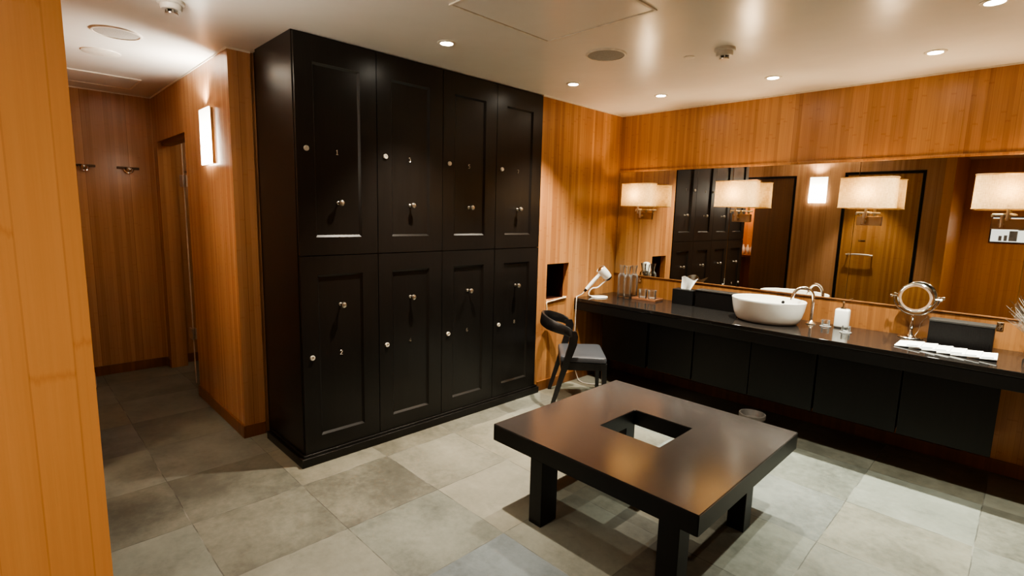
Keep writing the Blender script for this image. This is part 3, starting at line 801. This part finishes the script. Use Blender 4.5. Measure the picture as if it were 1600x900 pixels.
# soap dispenser and small glass cups
sd = thing('soap_dispenser', (-.90, 4.155, ZT), 'white ceramic soap dispenser with brown pump', 'soap dispenser')
MB().box(-.043, .043, -.034, .034, .0, .135, .014, 4).build('bottle', M_CER, sd, True)
mb = MB().lathe([(.016,.133),(.016,.146),(.006,.148),(.005,.172),(.009,.174),(.009,.186),(0,.188)], seg=18)
mb.tube([(0,0,.182),(.006,-.03,.184),(.008,-.042,.176)], .005, 8)
mb.build('pump', M_BRS, sd, True)
def cup(x, y, label, first=[None]):
    if first[0] is not None:
        c = first[0].copy(); COL.objects.link(c); c.location = (x, y, ZT); c['label'] = label; return
    first[0] = tag(MB().lathe([(0,.0005),(.034,.0005),(.036,.004),(.027,.008),(.0255,.046),(.0235,.046),(.0235,.012),(0,.011)], seg=26).build('glass_cup', M_GLS, None, True, (x, y, ZT)), label, 'glass', 'small glass cups by the soap')
cup(-.985, 4.105, 'small clear glass cup standing alone between tap and soap dispenser')
cup(-.835, 3.99, 'small clear glass cup in front of the soap dispenser')

# make-up mirror
mm = thing('makeup_mirror', (-.512, 4.176, ZT), 'round chrome make-up mirror on a stem', 'mirror')
MB().lathe([(0,0),(.066,0),(.069,.004),(.064,.010),(.02,.016),(.011,.03),(.008,.06)], seg=40).build('base', M_CHR, mm, True)
MB().lathe([(.008,.05),(.0125,.075),(.007,.10),(.0065,.125),(.010,.137),(.006,.150)], seg=20).build('stem', M_CHR, mm, True)
cz = .262
tilt = Matrix.Translation((0,0,cz)) @ Matrix.Rotation(-.042, 4, 'Z') @ Matrix.Rotation(-.06, 4, 'X')
pts = [(.112*math.sin(a), .004, -.112*math.cos(a)+cz) for a in [(-1.62+3.24*k/24) for k in range(25)]]
MB().tube(pts, .0045, 8).build('yoke', M_CHR, mm, True)
for s in (-1, 1):
    MB().lathe([(.005,-.012),(.005,.010),(.010,.012),(.010,.022),(0,.026)], (s*.112, .003, cz), (s,0,0), 14).build('pivot_knob', M_CHR, mm, True)
fr = MB().lathe([(.085,-.008),(.088,-.010),(.094,-.007),(.097,0),(.094,.005),(.0,.007)], (0,0,0), (0,1,0), 48).xform(tilt).build('frame', M_CHR, mm, True)
MB().lathe([(0,-.0065),(.073,-.0065)], (0,0,0), (0,1,0), 48).xform(tilt).build('mirror_glass', M_MIR, mm, True)
MB().lathe([(.073,-.0068),(.0855,-.0082)], (0,0,0), (0,1,0), 48).xform(tilt).build('light_ring', plain('frosted_ring', (.26,.17,.115), .4), mm, True)
MB().tube([(.02,.0,.012),(.035,.03,.05),(.04,.05,.10),(.08,.085,.16)], .0018, 6, smooth=5).build('power_cord', M_CHR, mm, True)

# white paper packets, shingled along the counter
p0 = None
plab = ['white paper packet at the left end of the overlapping row', 'second white paper packet from the left in the overlapping row', 'third white paper packet from the left in the overlapping row',
        'third white paper packet from the right in the overlapping row', 'second white paper packet from the right in the overlapping row', 'white paper packet at the right end of the overlapping row']
for k in range(6):
    loc = (-.475+.0665*k, 3.885+(.012 if k < 3 else -.002)+.004*(k%2), ZT+.0005)
    if p0 is None:
        p0 = thing('paper_packet', loc, plab[0], 'packet', 'white packets in front of the ribbed box')
        MB().box(-.062,.062,-.095,.10,0,.0058,.0015,M=Matrix.Rotation(-.095,4,'Y') @ Matrix.Translation((0,0,.006))).build('packet', M_PAP, p0)
        MB().box(-.004,.048,-.092,-.05,.0119,.0123,M=Matrix.Rotation(-.095,4,'Y')).build('print', M_PAPG, p0)
    else:
        c = copy_tree(p0); c.location = loc; c['label'] = plab[k]
        c.rotation_euler = (0, 0, (.03,-.02,.015,-.03,.02)[k-1])

# sockets on the splashback
def socket(x, z, label):
    t = thing('power_socket', (x, YB, z), label, 'socket', 'small sockets on the splashback')
    MB().box(-.016, .016, -.006, 0, -.027, .027, .003).build('plate', M_BRS, t)
    MB().lathe([(.005,-.0064),(.009,-.0075),(.010,-.006)], (0,0,.012), (0,1,0), 16).build('outlet', M_CHR, t, True)
    MB().lathe([(.005,-.0064),(.009,-.0075),(.010,-.006)], (0,0,-.012), (0,1,0), 16).build('outlet', M_CHR, t, True)
socket(-2.584, .920, 'small bronze wall socket above the tray of glasses')
socket(-.100, .905, 'small bronze wall socket right of the ribbed box')

# dried grass in a vase at the right edge
v = thing('grass_vase', (.062, 4.09, ZT), 'smoky glass vase of dried grass cut by the right edge', 'vase')
MB().lathe([(0,.001),(.04,.001),(.048,.02),(.045,.08),(.026,.13),(.030,.145),(.027,.145),(.022,.13),(.041,.08),(.044,.02),(0,.012)], seg=28).build('vase', M_VASE, v, True)
mb = MB()
for k in range(56):
    a = random.uniform(PI*.62, PI*1.45) if k < 46 else random.uniform(0, 2*PI); sp = random.uniform(.03,.17); h = random.uniform(.19,.33)
    ex, ey = sp*math.cos(a), sp*math.sin(a)*.55
    base = (random.uniform(-.015,.015), random.uniform(-.015,.015), .03)
    mid = (ex*.35, ey*.35, h*.62); tipp = (ex, ey, h)
    mb.tube([base, mid, tipp], [.0016,.0015,.001], 5, smooth=4)
    for q in range(5):
        f = .55+.09*q; px, py, pz = (mid[0]+(ex-mid[0])*(f-.5)*2, mid[1]+(ey-mid[1])*(f-.5)*2, mid[2]+(h-mid[2])*(f-.5)*2)
        mb.tube([(px,py,pz), (px+random.uniform(-.022,.018), py+random.uniform(-.015,.015), pz+random.uniform(0,.022))], .0007, 4)
mb.build('dried_stems', M_TWIG, v)

# bin on the floor below the counter
b_ = thing('waste_bin', (-1.285, 3.72, 0), 'low black waste bin with pale liner under the counter behind the table', 'bin')
MB().lathe([(0,.001),(.072,.001),(.085,.135),(.080,.135),(.069,.008),(0,.008)], seg=32).build('bin_body', M_DRK, b_, True)
MB().lathe([(.088,.110),(.0885,.137),(.078,.138),(.06,.10),(.0,.085)], seg=32).build('liner', plain('crumpled_liner', (.10,.085,.075), .5), b_, True)

# cord lying over the niche sill
tag(MB().tube([(XL-.05,3.535,nz0+.006),(XL-.01,3.528,nz0+.010),(XL+.006,3.50,nz0+.008),(XL+.008,3.44,nz0+.006),(XL+.006,3.36,nz0-.002),(XL+.006,3.29,nz0-.008),(XL+.006,3.262,nz0-.012),(XL+.008,3.258,nz0-.04),(XL+.008,3.262,nz0-.075),(XL+.009,3.25,nz0-.085),(XL+.008,3.252,nz0-.105)], [.005,.006,.006,.006,.005,.005,.006,.004,.004,.008,.005], 8, smooth=5).build('knotted_cord', M_ROPE, None, True), 'cream cord draped along the niche sill with a hanging knot', 'cord')

# framed notice on the entrance wall, seen in the mirror
nf = thing('framed_notice', (-.26, YE, 1.46), 'white framed notice with grey blocks, seen in the mirror', 'notice')
MB().box(-.235,.235,0,.02,-.18,.18,.003).build('frame', M_DRK, nf)
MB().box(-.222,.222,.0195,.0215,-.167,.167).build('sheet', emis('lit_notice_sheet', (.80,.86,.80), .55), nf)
mb = MB().box(-.14,-.105,.0212,.0222,-.155,-.085).box(-.085,-.05,.0212,.0222,-.155,-.075).box(-.035,.05,.0212,.0222,-.155,-.015).box(.05,.15,.0212,.0222,-.005,.09)
mb.box(-.205,-.165,.0212,.0222,.128,.134).box(-.205,-.175,.0212,.0222,.108,.114).box(-.205,-.17,.0212,.0222,.09,.094)
mb.build('printed_blocks', M_PAPG, nf)

# bottles on the closet shelf, seen through the door gap in the mirror
c0 = None
for k, x in enumerate((-3.46,-3.39,-3.32)):
    lab = ['left','middle','right'][k]
    if c0 is None:
        c0 = MB().lathe([(0,.0005),(.026,.0005),(.028,.004),(.028,.11),(.012,.135),(.012,.165),(0,.165)], seg=20).build('closet_bottle', M_WHP, None, True, (x,-.38,.9352))
        tag(c0, 'pale bottle on the closet shelf behind the door gap, '+lab+' one', 'bottle', 'bottles on the closet shelf')
    else:
        o = c0.copy(); COL.objects.link(o); o.location = (x,-.38,.9352); o['label'] = 'pale bottle on the closet shelf behind the door gap, '+lab+' one'
l = bpy.data.lights.new('closet_lamp', 'POINT'); l.energy = 22; l.color = (1,.82,.58); l.shadow_soft_size = .05
o = bpy.data.objects.new('closet_lamp', l); COL.objects.link(o); o.location = (-3.25,-.2,2.2)

l = bpy.data.lights.new('side_room_fill', 'POINT'); l.energy = 2.0; l.color = (1,.88,.7); l.shadow_soft_size = .08  # fill light without a fitting, added to lift the dark doorway
o = bpy.data.objects.new('side_room_fill', l); COL.objects.link(o); o.location = (-4.9,1.75,2.25)
# ------------------------------------------------------------------ world and view
w = bpy.data.worlds.new('world'); scene.world = w; w.use_nodes = True
w.node_tree.nodes['Background'].inputs[0].default_value = (1,.9,.75,1); w.node_tree.nodes['Background'].inputs[1].default_value = .02
scene.view_settings.view_transform = 'AgX'
scene.view_settings.look = 'AgX - Medium High Contrast'
scene.view_settings.exposure = 1.45
scene.cycles.max_bounces = 12; scene.cycles.diffuse_bounces = 6; scene.cycles.glossy_bounces = 6; scene.cycles.transmission_bounces = 10
scene.cycles.sample_clamp_indirect = 6; scene.cycles.caustics_reflective = False; scene.cycles.caustics_refractive = True; scene.cycles.blur_glossy = .5
